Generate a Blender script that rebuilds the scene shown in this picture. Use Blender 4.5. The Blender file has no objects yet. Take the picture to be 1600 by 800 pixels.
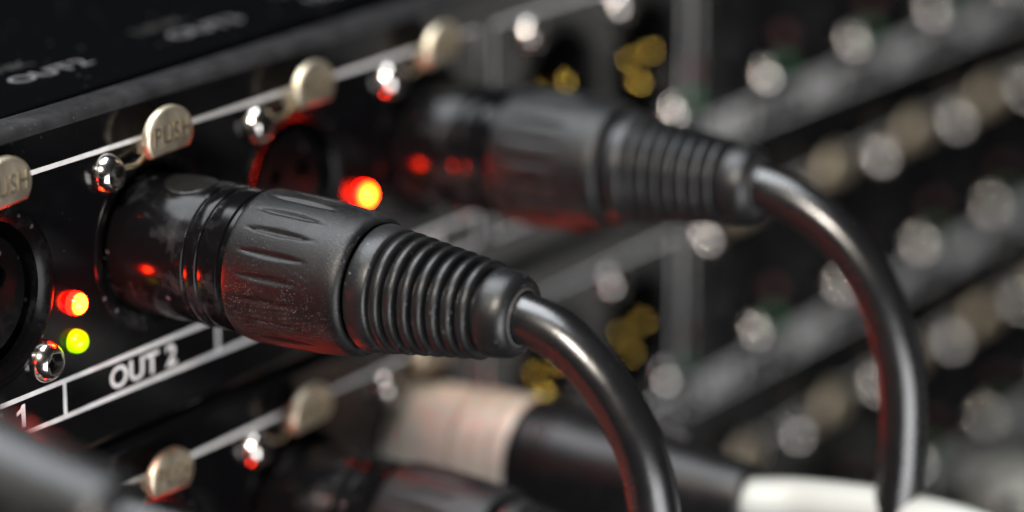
import bpy, bmesh, math, random
from mathutils import Vector, Matrix

random.seed(7)
scene = bpy.context.scene
COL = scene.collection
MM = 0.001
PI = math.pi

# ------------------------------------------------------------------ camera
cam_data = bpy.data.cameras.new("camera")
cam = bpy.data.objects.new("camera", cam_data)
COL.objects.link(cam)
right = Vector((0.53579, -0.84435, 0.0))
up = Vector((0.23218, 0.14733, 0.96145))
back = Vector((-0.81180, -0.51514, 0.27498))
m = Matrix((right, up, back)).transposed().to_4x4()
m.translation = Vector((-308.01, -246.96, 111.80)) * MM
cam.matrix_world = m
cam_data.sensor_width = 36.0
cam_data.lens = 5000 / 1600 * 36.0
cam_data.clip_start = 0.01
cam_data.clip_end = 20
cam_data.dof.use_dof = True
cam_data.dof.focus_distance = 0.386
cam_data.dof.aperture_fstop = 7.2
cam_data.dof.aperture_blades = 0
scene.camera = cam

# ------------------------------------------------------------------ world and lamps
world = bpy.data.worlds.new("World")
scene.world = world
world.use_nodes = True
world.node_tree.nodes["Background"].inputs[0].default_value = (0.80, 0.90, 1.0, 1)
world.node_tree.nodes["Background"].inputs[1].default_value = 0.007


def area(name, loc, target, size, size_y, power, color):
    d = bpy.data.lights.new(name, 'AREA')
    d.shape = 'RECTANGLE'
    d.size, d.size_y, d.energy, d.color = size * MM, size_y * MM, power, color
    o = bpy.data.objects.new(name, d)
    COL.objects.link(o)
    o.location = Vector(loc) * MM
    o.rotation_euler = (Vector(target) - Vector(loc)).to_track_quat('-Z', 'Y').to_euler()
    return o


area("overhead_softbox", (-40, 95, 540), (20, -40, 0), 400, 420, 5.8, (0.92, 0.96, 1.0))
area("key_softbox", (-510, -150, 420), (20, -40, -10), 80, 80, 6.5, (1.0, 0.91, 0.80))
area("front_area_lamp", (-270, -620, -190), (20, -60, -20), 520, 420, 6.2, (0.98, 0.98, 1.0))  # added lamp, no window there; gives the cables their broad highlight
area("side_reflection_lamp", (754, -425, -190), (80, 0, -10), 110, 420, 0.15, (1.0, 0.97, 0.93))  # added lamp standing for pale surroundings mirrored in the panels

vs = scene.view_settings
vs.view_transform = 'Standard'
vs.look = 'None'
vs.exposure = 0.0
vs.gamma = 1.0
scene.render.engine = 'CYCLES'
scene.cycles.use_denoising = True
scene.cycles.sample_clamp_indirect = 4.0
scene.cycles.max_bounces = 6


# ------------------------------------------------------------------ materials
def mat(name, color, rough=0.5, metal=0.0, coat=0.0, spec=0.5, bump=0.0, bscale=900, var=0.0, dust=0.0,
        dust_scale=500, dust_cut=0.72, dust_col=(0.35, 0.35, 0.37), smudge=0.0, rvar=0.0):
    mt = bpy.data.materials.new(name)
    mt.use_nodes = True
    nt = mt.node_tree
    b = nt.nodes["Principled BSDF"]
    b.inputs["Base Color"].default_value = (*color, 1)
    b.inputs["Roughness"].default_value = rough
    b.inputs["Metallic"].default_value = metal
    b.inputs["Coat Weight"].default_value = coat
    b.inputs["Coat Roughness"].default_value = 0.1
    b.inputs["Specular IOR Level"].default_value = spec
    N, L = nt.nodes.new, nt.links.new
    tc = N("ShaderNodeTexCoord")
    src = None

    def noise(scale, detail=3, rough_=0.55):
        n = N("ShaderNodeTexNoise")
        n.inputs["Scale"].default_value = scale
        n.inputs["Detail"].default_value = detail
        n.inputs["Roughness"].default_value = rough_
        L(tc.outputs["Object"], n.inputs["Vector"])
        return n.outputs["Fac"]

    def ramp(fac, a, b_):
        r = N("ShaderNodeMapRange")
        r.inputs["From Min"].default_value = a
        r.inputs["From Max"].default_value = b_
        L(fac, r.inputs["Value"])
        return r.outputs["Result"]

    def mixc(fac, c1, c2):
        x = N("ShaderNodeMix")
        x.data_type = 'RGBA'
        L(fac, x.inputs[0])
        for sock, c in ((x.inputs[6], c1), (x.inputs[7], c2)):
            if isinstance(c, tuple):
                sock.default_value = (*c, 1)
            else:
                L(c, sock)
        return x.outputs[2]

    if var:
        src = mixc(ramp(noise(bscale * 0.25, 5), 0.35, 0.65), tuple(c * (1 - var) for c in color),
                   tuple(min(1, c * (1 + var)) for c in color))
    if smudge:
        f = ramp(noise(90, 6, 0.7), 0.5, 0.78)
        mu = N("ShaderNodeMath")
        mu.operation = 'MULTIPLY'
        mu.inputs[1].default_value = smudge
        L(f, mu.inputs[0])
        src = mixc(mu.outputs[0], src or color, dust_col)
    if dust:
        # little pale specks: cells of a Voronoi pattern, only some of them, patchy
        vo = N("ShaderNodeTexVoronoi")
        vo.inputs["Scale"].default_value = dust_scale
        L(tc.outputs["Object"], vo.inputs["Vector"])
        near = ramp(vo.outputs["Distance"], 0.34, 0.16)
        sep = N("ShaderNodeSeparateColor")
        L(vo.outputs["Color"], sep.inputs[0])
        some = ramp(sep.outputs[0], dust_cut, dust_cut + 0.1)
        patch = ramp(noise(120, 3), 0.42, 0.66)
        a1 = N("ShaderNodeMath"); a1.operation = 'MULTIPLY'
        a2 = N("ShaderNodeMath"); a2.operation = 'MULTIPLY'
        a3 = N("ShaderNodeMath"); a3.operation = 'MULTIPLY'
        L(near, a1.inputs[0]); L(some, a1.inputs[1])
        L(a1.outputs[0], a2.inputs[0]); L(patch, a2.inputs[1])
        L(a2.outputs[0], a3.inputs[0]); a3.inputs[1].default_value = dust
        a3.use_clamp = True
        src = mixc(a3.outputs[0], src or color, dust_col)
    if src is not None:
        L(src, b.inputs["Base Color"])
    if rvar:
        f = ramp(noise(140, 5, 0.65), 0.3, 0.7)
        r = N("ShaderNodeMapRange")
        r.inputs["To Min"].default_value = max(0.02, rough - rvar)
        r.inputs["To Max"].default_value = min(1, rough + rvar)
        L(f, r.inputs["Value"])
        L(r.outputs["Result"], b.inputs["Roughness"])
    if bump:
        bp = N("ShaderNodeBump")
        bp.inputs["Strength"].default_value = bump
        bp.inputs["Distance"].default_value = 0.0002
        L(noise(bscale, 4), bp.inputs["Height"])
        L(bp.outputs["Normal"], b.inputs["Normal"])
    return mt


def led_mat(name, core, rim, strength, r0):
    """A lit LED lens: hotter in the middle of the dome than at its foot."""
    mt = bpy.data.materials.new(name)
    mt.use_nodes = True
    nt = mt.node_tree
    N, L = nt.nodes.new, nt.links.new
    b = nt.nodes["Principled BSDF"]
    b.inputs["Base Color"].default_value = (*rim, 1)
    b.inputs["Roughness"].default_value = 0.15
    tc = N("ShaderNodeTexCoord")
    sp = N("ShaderNodeSeparateXYZ")
    L(tc.outputs["Object"], sp.inputs[0])
    mr = N("ShaderNodeMapRange")
    mr.inputs["From Min"].default_value = -r0 * 0.55 * MM
    mr.inputs["From Max"].default_value = -r0 * 1.0 * MM
    L(sp.outputs["Y"], mr.inputs["Value"])
    x = N("ShaderNodeMix")
    x.data_type = 'RGBA'
    L(mr.outputs["Result"], x.inputs[0])
    x.inputs[6].default_value = (*rim, 1)
    x.inputs[7].default_value = (*core, 1)
    L(x.outputs[2], b.inputs["Emission Color"])
    b.inputs["Emission Strength"].default_value = strength
    return mt


M = dict(
    panel=mat("black_panel_paint", (0.0025, 0.0025, 0.003), 0.15, spec=0.3, dust=0.15, dust_scale=1500,
              dust_cut=0.95, rvar=0.03),
    lid=mat("black_lid_paint", (0.0015, 0.0016, 0.002), 0.2, spec=0.4, bump=0.05, bscale=2600, dust=0.25, dust_scale=800, dust_cut=0.85),
    edge=mat("edge_highlight_paint", (0.020, 0.020, 0.0215), 0.36, var=0.25, bscale=1600, bump=0.2, dust=0.2, dust_scale=1800, dust_cut=0.8, rvar=0.12),  # fold paint lightened to carry the highlight along the bend
    ink=mat("white_print", (0.62, 0.62, 0.62), 0.5, var=0.08, bscale=3000, smudge=0.45, dust_col=(0.08, 0.08, 0.08)),
    lid_ink=mat("lid_print", (0.15, 0.15, 0.16), 0.5),
    grey_ink=mat("grey_print", (0.04, 0.04, 0.04), 0.5),
    nickel=mat("worn_nickel", (0.62, 0.54, 0.41), 0.46, 1.0, bump=0.25, bscale=1500, var=0.22, rvar=0.08),
    dark_nickel=mat("dark_letter_nickel", (0.30, 0.26, 0.20), 0.45, 1.0),  # darker tone sets the PUSH letters off from the tab
    shellnickel=mat("satin_nickel", (0.80, 0.74, 0.63), 0.5, 0.25, var=0.05, bscale=800),
    chrome=mat("polished_steel", (0.74, 0.70, 0.66), 0.15, 1.0, var=0.15, bscale=2500, rvar=0.07),
    gold=mat("gold_plating", (1.0, 0.70, 0.16), 0.14, 1.0),
    brass=mat("dark_spring_metal", (0.42, 0.34, 0.22), 0.35, 1.0),
    plastic=mat("black_socket_plastic", (0.002, 0.002, 0.0023), 0.25, spec=0.12, dust=0.5, dust_scale=900, dust_cut=0.88, smudge=0.05),
    shell=mat("glossy_black_shell", (0.003, 0.003, 0.0035), 0.17, coat=0.0, spec=0.16, dust=0.8, dust_scale=650, dust_cut=0.86, smudge=0.12, rvar=0.05),
    collar=mat("matt_black_grip", (0.0038, 0.0038, 0.0043), 0.40, spec=0.36, bump=0.28, bscale=6500, var=0.2, dust=0.7, dust_scale=4200, dust_col=(0.2, 0.2, 0.21),
               dust_cut=0.5, smudge=0.12),
    boot=mat("black_rubber_boot", (0.006, 0.0062, 0.007), 0.38, spec=0.42, bump=0.2, bscale=2600, dust=0.45, dust_scale=2000, dust_cut=0.84, smudge=0.05),
    cable=mat("black_cable_jacket", (0.005, 0.005, 0.0056), 0.27, spec=0.78, bump=0.10, bscale=1500, dust=0.35, dust_scale=900, dust_cut=0.93, rvar=0.05),
    whitecable=mat("white_cable_jacket", (0.40, 0.42, 0.40), 0.45),
    smudge=mat("dusty_latch_plate", (0.006, 0.006, 0.006), 0.3, spec=0.3, bump=0.4, bscale=900, smudge=0.5, dust_col=(0.12, 0.115, 0.11)),
    pale=mat("pale_edge_ring", (0.07, 0.07, 0.07), 0.5, bump=0.4, bscale=2500),
    red=led_mat("lit_red_led", (1.0, 0.018, 0.0008), (0.10, 0.0003, 0.0001), 260, 1.6),
    redlow=led_mat("dimly_lit_red_led", (1.0, 0.018, 0.0008), (0.15, 0.0006, 0.0001), 130, 1.6),
    green=led_mat("lit_green_led", (0.62, 0.95, 0.0), (0.35, 0.75, 0.0), 0.75, 1.5),
    redoff=mat("dull_red_lens", (0.035, 0.003, 0.005), 0.35),
    greenoff=mat("dull_green_lens", (0.008, 0.07, 0.025), 0.35),
)


# ------------------------------------------------------------------ helpers (all sizes in mm)
def finish(name, bm, material, parent=None, loc=(0, 0, 0), smooth=True, angle=35):
    me = bpy.data.meshes.new(name)
    bmesh.ops.scale(bm, vec=(MM, MM, MM), verts=bm.verts)
    bmesh.ops.recalc_face_normals(bm, faces=bm.faces)
    bm.to_mesh(me)
    bm.free()
    me.materials.append(material)
    if smooth:
        me.shade_smooth()
        me.set_sharp_from_angle(angle=math.radians(angle))
    return link(name, me, parent, loc)


def link(name, me, parent=None, loc=(0, 0, 0)):
    o = bpy.data.objects.new(name, me)
    COL.objects.link(o)
    o.location = Vector(loc) * MM
    if parent:
        o.parent = parent
    return o


def lathe(bm, prof, seg=48, rfun=None, cx=0.0, cz=0.0, closed=False):
    """Revolve (t, r) about the -Y axis; rfun(t, angle) -> change of radius."""
    rings = []
    for t, r in prof:
        ring = []
        for k in range(seg):
            a = 2 * PI * k / seg
            rr = r + (rfun(t, a) if rfun else 0.0)
            ring.append(bm.verts.new((cx + rr * math.cos(a), -t, cz + rr * math.sin(a))))
        rings.append(ring)
    n = len(rings)
    for i in range(n if closed else n - 1):
        p, q = rings[i], rings[(i + 1) % n]
        for k in range(seg):
            bm.faces.new((p[k], p[(k + 1) % seg], q[(k + 1) % seg], q[k]))
    return rings


def disc(bm, ring):
    bm.faces.new(ring)


def tube(bm, pts, r, seg=20, caps=True):
    pts = [Vector(p) for p in pts]
    rings = []
    ref = Vector((1, 0, 0))
    for i, p in enumerate(pts):
        d = (pts[min(i + 1, len(pts) - 1)] - pts[max(i - 1, 0)]).normalized()
        u = (ref - d * ref.dot(d))
        if u.length < 0.1:
            u = Vector((0, 0, 1)) - d * d.z
        u.normalize()
        w = d.cross(u)
        ref = u
        rings.append([bm.verts.new(p + (u * math.cos(2 * PI * k / seg) + w * math.sin(2 * PI * k / seg)) * r) for k in range(seg)])
    for a, b in zip(rings, rings[1:]):
        for k in range(seg):
            bm.faces.new((a[k], a[(k + 1) % seg], b[(k + 1) % seg], b[k]))
    if caps:
        bm.faces.new(rings[0])
        bm.faces.new(rings[-1])


def spline(ctrl, n=12):
    """Catmull-Rom through control points."""
    P = [Vector(c) for c in ctrl]
    P = [P[0] * 2 - P[1]] + P + [P[-1] * 2 - P[-2]]
    out = []
    for i in range(1, len(P) - 2):
        for k in range(n):
            t = k / n
            a, b, c, d = P[i - 1], P[i], P[i + 1], P[i + 2]
            out.append(0.5 * ((2 * b) + (c - a) * t + (2 * a - 5 * b + 4 * c - d) * t * t + (3 * b - a - 3 * c + d) * t ** 3))
    out.append(P[-2])
    return out


def box(bm, x0, x1, y0, y1, z0, z1):
    v = [bm.verts.new(p) for p in ((x0, y0, z0), (x1, y0, z0), (x1, y1, z0), (x0, y1, z0),
                                   (x0, y0, z1), (x1, y0, z1), (x1, y1, z1), (x0, y1, z1))]
    for f in ((0, 3, 2, 1), (4, 5, 6, 7), (0, 1, 5, 4), (1, 2, 6, 5), (2, 3, 7, 6), (3, 0, 4, 7)):
        bm.faces.new([v[i] for i in f])


def curve_mesh(loops, half):
    """Flat sheet in XZ bounded by closed loops (holes inside), 2*half thick, as a bmesh in mm centred on y = 0."""
    cu = bpy.data.curves.new("sheet", 'CURVE')
    cu.dimensions = '2D'
    cu.fill_mode = 'BOTH'
    cu.extrude = half
    for lp in loops:
        s = cu.splines.new('POLY')
        s.points.add(len(lp) - 1)
        for i, (x, z) in enumerate(lp):
            s.points[i].co = (x, z, 0, 1)
        s.use_cyclic_u = True
    o = bpy.data.objects.new("sheet", cu)
    COL.objects.link(o)
    dg = bpy.context.evaluated_depsgraph_get()
    me = bpy.data.meshes.new_from_object(o.evaluated_get(dg))
    bpy.data.objects.remove(o)
    bm = bmesh.new()
    bm.from_mesh(me)
    bpy.data.meshes.remove(me)
    bmesh.ops.remove_doubles(bm, verts=bm.verts, dist=1e-4)
    bmesh.ops.rotate(bm, verts=bm.verts, cent=(0, 0, 0), matrix=Matrix.Rotation(PI / 2, 3, 'X'))
    return bm


def circle(cx, cz, r, n=40):
    return [(cx + r * math.cos(2 * PI * k / n), cz + r * math.sin(2 * PI * k / n)) for k in range(n)]


def text_mesh(body, width, height, depth, weight=0.0, flat=False, spacing=1.0):
    """Lettering as a bmesh centred on the origin in XZ (or XY when flat), front facing -Y (or +Z)."""
    cu = bpy.data.curves.new("lettering", 'FONT')
    cu.body = body
    cu.size = 10
    cu.extrude = 0.5
    cu.offset = weight
    cu.space_character = spacing
    cu.resolution_u = 4
    o = bpy.data.objects.new("lettering", cu)
    COL.objects.link(o)
    dg = bpy.context.evaluated_depsgraph_get()
    me = bpy.data.meshes.new_from_object(o.evaluated_get(dg))
    bpy.data.objects.remove(o)
    bm = bmesh.new()
    bm.from_mesh(me)
    bpy.data.meshes.remove(me)
    xs = [v.co.x for v in bm.verts]
    ys = [v.co.y for v in bm.verts]
    x0, x1, y0, y1 = min(xs), max(xs), min(ys), max(ys)
    for v in bm.verts:
        v.co.x = ((v.co.x - x0) / (x1 - x0) - 0.5) * width
        v.co.y = ((v.co.y - y0) / (y1 - y0) - 0.5) * height
        v.co.z = v.co.z * depth
    if not flat:
        bmesh.ops.rotate(bm, verts=bm.verts, cent=(0, 0, 0), matrix=Matrix.Rotation(PI / 2, 3, 'X'))
    return bm


def join(bm, other):
    me = bpy.data.meshes.new("tmp")
    other.to_mesh(me)
    other.free()
    bm.from_mesh(me)
    bpy.data.meshes.remove(me)


def shift(bm, v):
    bmesh.ops.translate(bm, vec=v, verts=bm.verts)
    return bm


def thing(name, label, cat, loc, group=None):
    o = bpy.data.objects.new(name, None)
    COL.objects.link(o)
    o.empty_display_size = 0.01
    o.location = Vector(loc) * MM
    o["label"] = label
    o["category"] = cat
    if group:
        o["group"] = group
    return o


def copy_tree(o, parent, loc):
    c = o.copy()
    COL.objects.link(c)
    c.parent = parent
    c.location = Vector(loc) * MM
    for ch in o.children:
        d = ch.copy()
        COL.objects.link(d)
        d.parent = c
        if ch.name.startswith("push_tab"):
            d.rotation_euler = (random.uniform(-0.05, 0.04), random.uniform(-0.06, 0.06), random.uniform(-0.04, 0.04))
        elif ch.name.startswith("screw"):
            d.rotation_euler = (0, random.uniform(0, 6), 0)
    return c


# ------------------------------------------------------------------ layout of one panel (mm, panel face is y = 0)
PITCH = 44.45
FEM = [-108.3, -77.5, -34.3, -3.5, 27.3, 58.1]
MALE = [94.5, 120.5]
FAR = [152.0, 184.7, 217.4, 250.1, 282.8, 315.5]
CZ = 2.5
XL, XR = -122.0, 335.0
HOLE = 9.6
FRAMES = [(-119.0, -57.0, True), (-52.6, 71.9, True), (75.9, 133.2, False), (137.2, 331.0, True)]
LZT, LZM, LZB, LW = 16.2, -11.2, -15.8, 0.62


# ------------------------------------------------------------------ prototypes: socket with tab and screws, LED
def tab_mesh():
    pts = []
    r, flat = 4.55, -2.75
    a0 = math.asin(flat / r)
    n = 40
    for k in range(n + 1):
        a = a0 + (PI - 2 * a0) * k / n
        pts.append((r * math.cos(a) * 1.02, r * math.sin(a) * 0.82))
    bm = bmesh.new()
    f = [bm.verts.new((x, -3.4, z)) for x, z in pts]
    g = [bm.verts.new((x, -2.35, z)) for x, z in pts]
    bm.faces.new(f)
    bm.faces.new(g[::-1])
    N = len(pts)
    for k in range(N):
        bm.faces.new((f[k], g[k], g[(k + 1) % N], f[(k + 1) % N]))
    bmesh.ops.recalc_face_normals(bm, faces=bm.faces)
    front = [e for e in bm.edges if all(v.co.y < -3.3 for v in e.verts)]
    bmesh.ops.bevel(bm, geom=front, offset=0.6, segments=5, profile=0.5, affect='EDGES')
    # stem back into the socket
    box(bm, -2.6, 2.6, -2.42, 3.0, -2.2, -0.9)
    # tilt: the top leans out
    bmesh.ops.rotate(bm, verts=bm.verts, cent=(0, -2.4, -2), matrix=Matrix.Rotation(math.radians(4), 3, 'X'))
    t = text_mesh("PUSH", 7.0, 2.4, 0.14, weight=0.0)
    for f_ in t.faces:
        f_.material_index = 1
    shift(t, (0.1, -3.45, 0.45))
    bmesh.ops.rotate(t, verts=t.verts, cent=(0, -2.4, -2), matrix=Matrix.Rotation(math.radians(4), 3, 'X'))
    join(bm, t)
    return bm


def screw_mesh():
    bm = bmesh.new()
    prof = [(0.0, 2.66), (0.35, 2.64), (0.8, 2.54), (1.2, 2.36), (1.55, 2.13), (1.82, 1.88), (2.0, 1.68), (2.04, 1.56)]
    rings = lathe(bm, prof, 36)
    # hexagon socket; its floor is coloured black to give the hole its shade
    hexr = [bm.verts.new((1.45 * math.cos(PI / 3 * k + 0.35), -2.04, 1.45 * math.sin(PI / 3 * k + 0.35))) for k in range(6)]
    hexb = [bm.verts.new((1.35 * math.cos(PI / 3 * k + 0.35), -0.6, 1.35 * math.sin(PI / 3 * k + 0.35))) for k in range(6)]
    top = rings[-1]
    off = 36 * 0.35 / (2 * PI)
    for k in range(6):
        i0 = int(round(off + 6 * k)) % 36
        seq = [top[(i0 + j) % 36] for j in range(7)]
        bm.faces.new(seq + [hexr[(k + 1) % 6], hexr[k]])
        bm.faces.new((hexr[k], hexr[(k + 1) % 6], hexb[(k + 1) % 6], hexb[k]))
    bm.faces.new(hexb).material_index = 1
    return bm


def female_socket(parent, x):
    bm = bmesh.new()
    # chamfered rim, bore and back
    lathe(bm, [(-0.05, 11.6), (0.12, 11.5), (0.18, 11.2), (0.18, 10.5), (-0.6, 9.35), (-11.5, 9.2), (-12, 0.01)], 64)
    # core with three contact holes
    loops = [circle(0, 0, 7.55, 56)] + [circle(3.5 * math.cos(a), 3.5 * math.sin(a), 1.25, 20) for a in (-PI / 2, PI / 6, 5 * PI / 6)]
    face = curve_mesh(loops, 0.4)
    shift(face, (0, 1.6, 0))
    join(bm, face)
    lathe(bm, [(-1.9, 7.55), (-11.8, 7.55)], 56)
    for a in (-PI / 2, PI / 6, 5 * PI / 6):
        lathe(bm, [(-1.9, 1.25), (-9, 1.25), (-9, 0.01)], 20, cx=3.5 * math.cos(a), cz=3.5 * math.sin(a))
    s = finish("socket", bm, M["plastic"], parent, (x, 0, CZ))
    tb = finish("push_tab", tab_mesh(), M["nickel"], s, (0, 0, 14.0))
    tb.data.materials.append(M["dark_nickel"])
    sm = screw_mesh()
    a = finish("screw", sm, M["chrome"], s, (-9.0, 0, 10.6))
    a.data.materials.append(M["plastic"])  # black for the painted shade at the bottom of the hexagon
    link("screw", a.data, s, (9.0, 0, -10.1)).rotation_euler = (0, 1.1, 0)
    bm = bmesh.new()
    tube(bm, spline([(-6.6, -1.0, 11.0), (-5.0, -1.7, 11.1), (-3.4, -1.5, 11.6), (-2.0, -1.2, 12.0)], 4), 0.33, 8)
    finish("latch_spring", bm, M["brass"], s)
    return s


def male_socket(parent, x):
    bm = bmesh.new()
    lathe(bm, [(-0.05, 11.4), (0.3, 11.3), (0.3, 9.6), (-0.3, 9.3), (-13, 9.0), (-13, 0.01)], 56)
    s = finish("recessed_socket", bm, M["plastic"], parent, (x, 0, CZ))
    pin = None
    for px, pz in ((-3.6, 1.0), (3.6, 1.0), (0, -3.4)):
        if pin is None:
            bm = bmesh.new()
            lathe(bm, [(-13, 1.25), (-1.4, 1.25), (-1.3, 1.25), (-0.85, 1.17), (-0.4, 0.9), (-0.17, 0.55), (-0.1, 0.01)], 18)
            pin = finish("contact_pin", bm, M["gold"], s, (px, 0, pz))
        else:
            link("contact_pin", pin.data, s, (px, 0, pz))
    bm = screw_mesh()
    a = finish("screw", bm, M["chrome"], s, (-9.0, 0, 10.6))
    a.data.materials.append(M["plastic"])
    link("screw", a.data, s, (9.0, 0, -10.1))
    return s


def led_mesh(r, length):
    bm = bmesh.new()
    prof = [(-1.0, r), (length - r, r)] + [(length - r + r * math.sin(a), max(0.01, r * math.cos(a))) for a in
                                           [PI / 2 * k / 8 for k in range(1, 9)]]
    lathe(bm, prof, 24)
    return bm


# ------------------------------------------------------------------ the rack units
proto = {}


def panel_loops():
    loops = [[(XL, -20.5), (XR, -20.5), (XR, 20.7), (XL, 20.7)]]
    for x in FEM + FAR + MALE:
        loops.append(circle(x, CZ, 10.9, 48))
    return loops


def fold_mesh(sign):
    """Folded edge of the front plate: a rounded bend and a flange running back."""
    r = 1.6
    z0 = 20.7 if sign > 0 else -20.5
    prof = [(0.0, z0)]
    for k in range(1, 9):
        a = PI / 2 * k / 8
        prof.append((r - r * math.cos(a), z0 + sign * r * math.sin(a)))
    prof.append((4.2, z0 + sign * r))
    inner = [(4.2, z0 + sign * (r - 1.4)), (1.4, z0)]
    prof += inner
    bm = bmesh.new()
    xs = [XL + (XR - XL) * k / 60 for k in range(61)]
    rows = [[bm.verts.new((x, y, z)) for y, z in prof] for x in xs]
    for a, b in zip(rows, rows[1:]):
        for k in range(len(prof) - 1):
            bm.faces.new((a[k], a[k + 1], b[k + 1], b[k]))
    bm.faces.new(rows[0])
    bm.faces.new(rows[-1])
    return bm


def frame_mesh(fr):
    """Printed outline of one section, with the label strip at its foot."""
    x0, x1, strip = fr
    bm = bmesh.new()
    y0, y1 = -0.03, 0.02
    h = LW / 2 if x0 < 100 else 0.2
    box(bm, x0, x1, y0, y1, LZT - h, LZT + h)
    box(bm, x0, x1, y0, y1, LZB - h, LZB + h)
    box(bm, x0 - h, x0 + h, y0, y1, LZB + h, LZT - h)
    box(bm, x1 - h, x1 + h, y0, y1, LZB + h, LZT - h)
    box(bm, x0 + h, x1 - h, y0, y1, LZM - h, LZM + h)
    return bm


def div_xs(fr):
    xs = [x for x in FEM + FAR if fr[0] < x < fr[1]]
    return [(a + b) / 2 - 2.7 for a, b in zip(xs, xs[1:])], [x - 2.7 for x in xs]


def case_mesh():
    """Body behind the plate: floor, back and sides of folded sheet (open towards the plate)."""
    bm = bmesh.new()
    box(bm, XL + 1, XR - 1, 14, 150, -21.6, -20.8)
    box(bm, XL + 1, XR - 1, 149, 150, -20.7, 20.5)
    box(bm, XL + 1, XL + 2, 14, 148.9, -20.7, 20.5)
    box(bm, XR - 2, XR - 1, 14, 148.9, -20.7, 20.5)
    return bm


def link_case(u):
    if "case" not in proto:
        proto["case"] = finish("case", case_mesh(), M["panel"], u, smooth=False).data
    else:
        link("case", proto["case"], u)


def fill_unit(u, row):
    # printed frames, dividers and lettering
    for i, fr in enumerate(FRAMES):
        key = ("frame", i)
        if key not in proto:
            proto[key] = finish("printed_frame", frame_mesh(fr), M["ink"], u, smooth=False).data
        else:
            link("printed_frame", proto[key], u)
        if not fr[2]:
            continue
        dv, cs = div_xs(fr)
        if "div" not in proto:
            bm = bmesh.new()
            box(bm, -LW / 2, LW / 2, -0.03, 0.02, LZB + LW / 2, LZM - LW / 2)
            proto["div"] = finish("printed_divider", bm, M["ink"], u, (dv[0], 0, 0), smooth=False).data
            dv = dv[1:]
        for x in dv:
            link("printed_divider", proto["div"], u, (x, 0, 0))
        for k, x in enumerate(cs):
            x += 1.3 if (i == 1 and k == 0) else 0.0
            num = {0: 3, 1: 1, 3: 5}[i] + k
            key = ("lab", num)
            if key not in proto:
                far = i == 3
                bm = text_mesh("OUT %d" % num, 14.5 if far else 13.4, 3.5 if far else 2.95, 0.05, weight=0.5 if far else 0.22, spacing=1.04)
                if num == 1:
                    bm.free()
                    bm = text_mesh("OUT", 9.3, 2.95, 0.05, weight=0.22, spacing=1.04)
                    shift(bm, (-2.05, 0, 0))
                    one = [(6.7, -1.48), (6.7, 1.48), (6.15, 1.48), (5.75, 1.0), (5.1, 0.72), (5.1, 0.22), (5.95, 0.5), (5.95, -1.48)]
                    vs_ = [bm.verts.new((a_, -0.025, b_)) for a_, b_ in one]
                    bm.faces.new(vs_)
                proto[key] = finish("lettering", bm, M["ink"], u, (x, 0, (LZM + LZB) / 2), smooth=False).data
            else:
                link("lettering", proto[key], u, (x, 0, (LZM + LZB) / 2))
    # sockets
    for x in FEM + FAR:
        if row >= 2 and x < 60:
            pass
        if "fem" not in proto:
            proto["fem"] = female_socket(u, x)
        else:
            copy_tree(proto["fem"], u, (x, 0, CZ))
    for x in MALE:
        if "male" not in proto:
            proto["male"] = male_socket(u, x)
        else:
            copy_tree(proto["male"], u, (x, 0, CZ))
    # indicator lamps
    if "red" not in proto:
        for k, r, ln in (("red", 1.5, 1.9), ("redoff", 1.5, 1.9), ("redlow", 1.5, 1.9), ("green", 1.5, 1.9), ("greenoff", 1.5, 1.9)):
            o = finish("tmp", led_mesh(r, ln), M[k])
            proto[k] = o.data
            bpy.data.objects.remove(o)
    for x in FEM + FAR + MALE[1:]:
        lit = x < 70 and row < 2 and (round(x, 1), row) not in ((27.3, 1), (-3.5, 0), (58.1, 0))
        link("red_led", proto["redoff" if not lit else "redlow" if (row == 1 and x < 20) else "red"], u, (x + 14.9, 0, -1.7))
        link("green_led", proto["green" if lit else "greenoff"], u, (x + 14.9, 0, -6.6))


U_LABELS = ["topmost black rack panel with a printed lid and a row of PUSH tabs",
            "second black rack panel from the top, below the OUT 1 and OUT 2 strip",
            "third black rack panel from the top, below the white cable",
            "lowest black rack panel, fourth from the top of the stack"]
units = []
for row in range(4):
    u = thing("rack_unit", U_LABELS[row], "rack panel", (-1.8 if row == 1 else 0, 0, -PITCH * row), "black patch panels stacked in the rack")
    units.append(u)
    if row == 0:
        bm = curve_mesh(panel_loops(), 0.7)
        shift(bm, (0, 0.7, 0))
        proto["panel"] = finish("front_panel", bm, M["panel"], u, smooth=False).data
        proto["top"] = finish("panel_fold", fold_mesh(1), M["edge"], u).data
        proto["bottom"] = finish("panel_fold", fold_mesh(-1), M["panel"], u).data
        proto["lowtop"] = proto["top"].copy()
        proto["lowtop"].materials[0] = M["panel"]  # lower folds keep plain panel paint, without the painted highlight
    else:
        link("front_panel", proto["panel"], u)
        link("panel_fold", proto["lowtop"], u)
        link("panel_fold", proto["bottom"], u)
    link_case(u)
    fill_unit(u, row)

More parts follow.
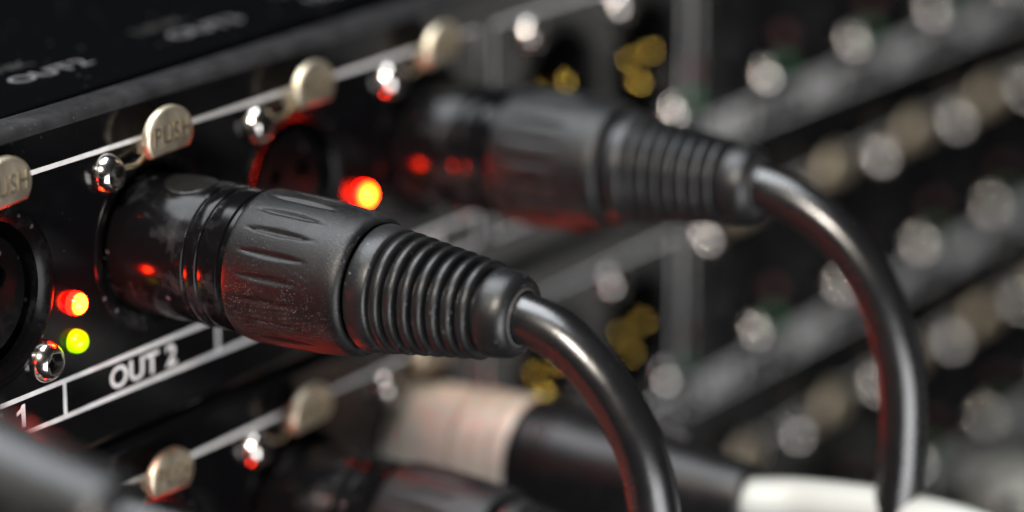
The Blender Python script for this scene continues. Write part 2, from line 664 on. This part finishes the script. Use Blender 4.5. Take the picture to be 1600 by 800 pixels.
# lid of the topmost unit: sheet that rolls over at its front edge, not quite square to the plate
bm = bmesh.new()
prof = [(0.0, -3.0), (0.0, -0.75)]
for k in range(1, 6):
    a = PI / 2 * k / 5
    prof.append((0.7 - 0.7 * math.cos(a), -0.75 + 0.55 * math.sin(a)))
for d in (1.5, 2.5, 4, 6, 8, 10, 13, 17, 22, 40, 80, 140):
    prof.append((d, -0.2 + 0.2 * (1 - math.exp(-(d - 0.7) / 6.0))))
xs = [XL + 1 + (XR - XL - 2) * k / 80 for k in range(81)]
rows = [[bm.verts.new((x, 6.8 + 0.04 * x * (1 if y < 30 else 0.0) + y, z)) for y, z in prof] for x in xs]
for a, b in zip(rows, rows[1:]):
    for k in range(len(prof) - 1):
        bm.faces.new((a[k], a[k + 1], b[k + 1], b[k]))
lid = finish("lid", bm, M["lid"], units[0], (0, 0, 22.3))
for k, (cx, word) in enumerate(((-34.3, "OUT1"), (-3.2, "OUT2"), (29.0, "OUT3"), (60.0, "OUT4"))):
    o = finish("lid_lettering", text_mesh(word, 14.6, 3.1, 0.05, weight=-0.02, flat=True), M["lid_ink"], lid,
               (cx, 16.3, 0.03), smooth=False)
    o = finish("lid_lettering", text_mesh("LINK", 10.5, 2.4, 0.05, weight=-0.05, flat=True), M["grey_ink"], lid,
               (cx - 2.5, 22.0, 0.03), smooth=False)


# ------------------------------------------------------------------ cable connectors
def groove(t, a):
    """Finger flutes of the grip: spindle-shaped dents in a ring around it."""
    n = 20
    ph = (a * n / (2 * PI)) % 1.0 - 0.5
    w = max(0.0, 1 - ((t - 24.6) / 5.0) ** 2)
    if w <= 0:
        return 0.0
    wid = 0.15 * w + 0.02
    f = max(0.0, 1 - (ph / wid) ** 2)
    return -0.36 * f * w ** 0.5


def shell_part(root, material="shell"):
    bm = bmesh.new()
    lathe(bm, [(-3, 8.2), (-3, 8.9), (-2.8, 9.0), (11.2, 9.0), (11.3, 8.96), (11.45, 8.72), (11.7, 8.72), (11.85, 8.96), (11.95, 9.0), (13.3, 9.0),
               (13.4, 8.96), (13.55, 8.72), (13.8, 8.72), (13.95, 8.96), (14.05, 9.0), (15.4, 9.0), (16.6, 9.0), (16.8, 8.7), (18.5, 8.6)], 96)
    s = finish("shell", bm, M[material], root)
    return s


def make_plug(name, label, loc, tilt, yaw, path, group, fine=True, ribs=True):
    root = thing(name, label, "audio connector", loc, group)
    root.rotation_euler = (math.radians(tilt), 0, math.radians(yaw))
    s = shell_part(root)
    # latch plate on top of the shell, dusty
    bm = bmesh.new()
    rings = []
    for f, h in ((1.0, 8.9), (0.96, 9.2), (0.86, 9.28), (0.76, 9.2), (0.66, 9.1), (0.3, 9.12), (0.02, 9.12)):
        ring = []
        for k in range(32):
            q = 2 * PI * k / 32
            an = PI / 2 + 0.12 + f * 0.36 * math.cos(q)
            ring.append(bm.verts.new((h * math.cos(an), -(7.0 + f * 3.6 * math.sin(q)), h * math.sin(an))))
        rings.append(ring)
    for p_, q_ in zip(rings, rings[1:]):
        for k in range(32):
            bm.faces.new((p_[k], p_[(k + 1) % 32], q_[(k + 1) % 32], q_[k]))
    bm.faces.new(rings[-1])
    finish("latch_plate", bm, M["smudge"], s)
    # grip
    bm = bmesh.new()
    prof = [(17.8, 8.6), (17.85, 9.25), (17.95, 9.42), (18.2, 9.5)]
    for k in range(1, 30):
        t = 18.2 + 14.2 * k / 30
        prof.append((t, 9.5 + 0.12 * math.sin(PI * (t - 18.2) / 14.2) - 0.55 * ((t - 18.2) / 14.2) ** 2))
    prof += [(32.4, 8.95), (33.2, 8.85), (33.8, 8.68), (34.2, 8.4), (34.4, 8.05), (34.3, 7.6), (33.8, 7.1), (32.8, 6.9)]
    lathe(bm, prof, 264 if fine else 132, groove)
    finish("grip", bm, M["collar"], root, angle=60)
    # strain relief boot
    bm = bmesh.new()
    prof = [(31.5, 6.9), (34.1, 6.9), (34.5, 7.35), (34.8, 7.78), (35.1, 7.9), (37.2, 7.62), (37.45, 7.5), (37.6, 7.2), (37.65, 6.5)]
    n = 7
    p = 1.90
    for k in range(n):
        t0 = 38.05 + k * p
        r = 7.45 - 0.24 * k
        prof += [(t0, r - 1.25), (t0 + 0.04, r - 0.25), (t0 + 0.12, r - 0.1), (t0 + 0.28, r - 0.06), (t0 + 0.36, r - 0.2), (t0 + 0.42, r - 0.18),
                 (t0 + 0.5, r - 0.02), (t0 + 0.7, r), (t0 + 0.95, r - 0.03), (t0 + 1.12, r - 0.14), (t0 + 1.2, r - 0.32), (t0 + 1.24, r - 1.4)]
    t1 = 38.05 + n * p
    prof += [(t1 - 0.1, 4.6), (t1, 5.05), (t1 + 0.12, 5.3), (t1 + 0.4, 5.42), (t1 + 1.2, 5.38), (t1 + 2.2, 5.26), (t1 + 2.9, 5.1), (t1 + 3.5, 4.8),
             (t1 + 3.85, 4.4), (t1 + 4.0, 4.0), (t1 + 4.0, 3.6), (t1 + 3.8, 3.3), (t1 + 2.5, 3.2)]
    if not ribs:
        prof = [q for q in prof if q[0] <= 37.2 or q[0] > t1 + 0.3]
    lathe(bm, prof, 96 if fine else 64)
    b = finish("strain_relief_boot", bm, M["boot"], root, angle=50)
    bm = bmesh.new()
    T = t1 + 3.95
    lathe(bm, [(T - 0.3, 3.22), (T + 0.12, 3.3), (T + 0.16, 3.48), (T - 0.1, 3.62)], 48)
    finish("boot_mouth", bm, M["pale"], b)
    # cable, given in world mm, brought into the connector's frame
    inv = root.matrix_basis.inverted()
    bm = bmesh.new()
    pts = [Vector((0, -(T - 6), 0)), Vector((0, -T, 0))] + [(inv @ (Vector(q) * MM)) / MM for q in path]
    tube(bm, spline(pts, 14), 3.05, 40)
    finish("cable", bm, M["cable"], root, angle=60)
    return root


G = "black cable connectors plugged into the rack"
make_plug("cable_connector", "sharp black connector plugged into OUT 2, its cable bending down mid-picture", (-3.5, 0, CZ), 1.2, 0,
          [(-3.5, -60.8, -0.4), (-3.5, -65.6, -3.9), (-3.5, -69.3, -8.3), (-3.5, -71.9, -13.4), (-3.5, -73.4, -20), (-3.5, -74, -30),
           (-3.5, -73.5, -60), (-3.5, -73, -140)], G)
make_plug("cable_connector", "blurred black connector in the topmost panel, its cable arching tall over the far panels", (58.1, 1.5, CZ), -1.0, 0,
          [(58.1, -59.8, 1.9), (58.1, -65.6, -1.5), (58.1, -70.4, -6.5), (58.1, -73.7, -13), (58.1, -75.6, -20.5), (58.1, -75.9, -29.3),
           (58.1, -75.3, -38.4), (58.1, -74, -60), (58.1, -72, -150)], G)
make_plug("cable_connector", "black ribbed connector in the second panel, just in front of the silver one", (25.5, 0, CZ - PITCH), 1.0, 0,
          [(27.3, -61, -45.5), (27.3, -66, -49.5), (27.3, -70, -55), (27.3, -72, -64), (27.3, -72, -150)], G)
make_plug("cable_connector", "very blurred dark connector in the near corner, below the OUT 1 lettering", (-77.5, 0, CZ), 4.0, 0,
          [(-77.4, -62, -1.9), (-77, -70, -2.6), (-76.5, -78, -4.2), (-76, -87, -8), (-75.5, -94, -15), (-75, -97, -28), (-75, -97, -60), (-75, -96, -150)], G, ribs=False)

# the silver one: long nickel shell with turned rings, smooth black boot, white cable
w = thing("silver_connector", "silver barrel connector with smooth black boot and white cable", "audio connector", (56.3, 0, CZ - PITCH))
w.rotation_euler = (math.radians(-2.0), 0, 0)
bm = bmesh.new()
prof = [(-3, 8.0), (-2.8, 8.9), (0, 8.95), (9.5, 8.95)]
for k in range(3):
    t = 10.2 + k * 3.0
    prof += [(t, 8.95), (t + 0.2, 8.0), (t + 1.2, 8.0), (t + 1.4, 9.1), (t + 2.6, 9.1)]
prof += [(19.4, 9.0), (19.7, 8.8), (19.8, 8.2)]
lathe(bm, prof, 96)
finish("nickel_shell", bm, M["shellnickel"], w)
bm = bmesh.new()
prof = [(19.7, 8.2), (19.8, 9.0), (20.1, 9.2)]
for k in range(3):
    t = 21.0 + 1.7 * k
    prof += [(t, 9.25), (t + 0.4, 9.0), (t + 0.8, 9.0), (t + 1.2, 9.25)]
prof += [(26.2, 9.2), (27.5, 8.9), (30, 8.3), (34, 7.6), (38, 7.35), (42, 6.9), (46, 6.1), (50, 5.3), (53.5, 4.9), (54.3, 4.7), (54.6, 4.2), (54.5, 3.3), (53, 3.2)]
lathe(bm, prof, 80)
wb = finish("smooth_boot", bm, M["boot"], w)
bm = bmesh.new()
# finger rib on the boot
for s_ in (0, 1):
    pass
tube(bm, spline([(1.5, -28, 8.2), (1.5, -32, 8.3), (1.5, -36, 8.0), (1.5, -40, 7.4), (1.5, -44, 6.3)], 5), 1.0, 12)
finish("boot_rib", bm, M["boot"], wb)
bm = bmesh.new()
inv = w.matrix_basis.inverted()
pts = [Vector((0, -50, 0)), Vector((0, -54.5, 0))] + [(inv @ (Vector(q) * MM)) / MM for q in
       [(58.1, -60, -39.6), (58.1, -66, -38.9), (58.1, -72, -38.4), (58.1, -79, -38.3), (58.1, -88, -39), (58.1, -97, -41.5), (58.1, -106, -49), (58.1, -112, -68), (58.1, -114, -150)]]
tube(bm, spline(pts, 12), 2.8, 32)
finish("white_cable", bm, M["whitecable"], w)

# another white lead hanging past the far panels
lead = thing("white_lead", "pale blurred white lead hanging at the far corner", "cable", (233, -40, -136))
bm = bmesh.new()
tube(bm, spline([(-38, -2, -70), (-34, -1, -30), (-30.5, 0, 0), (-26, 2, 18), (-14, 8, 30), (4, 20, 36), (14, 34, 30)], 10), 3.1, 24)
finish("white_jacket", bm, M["whitecable"], lead)
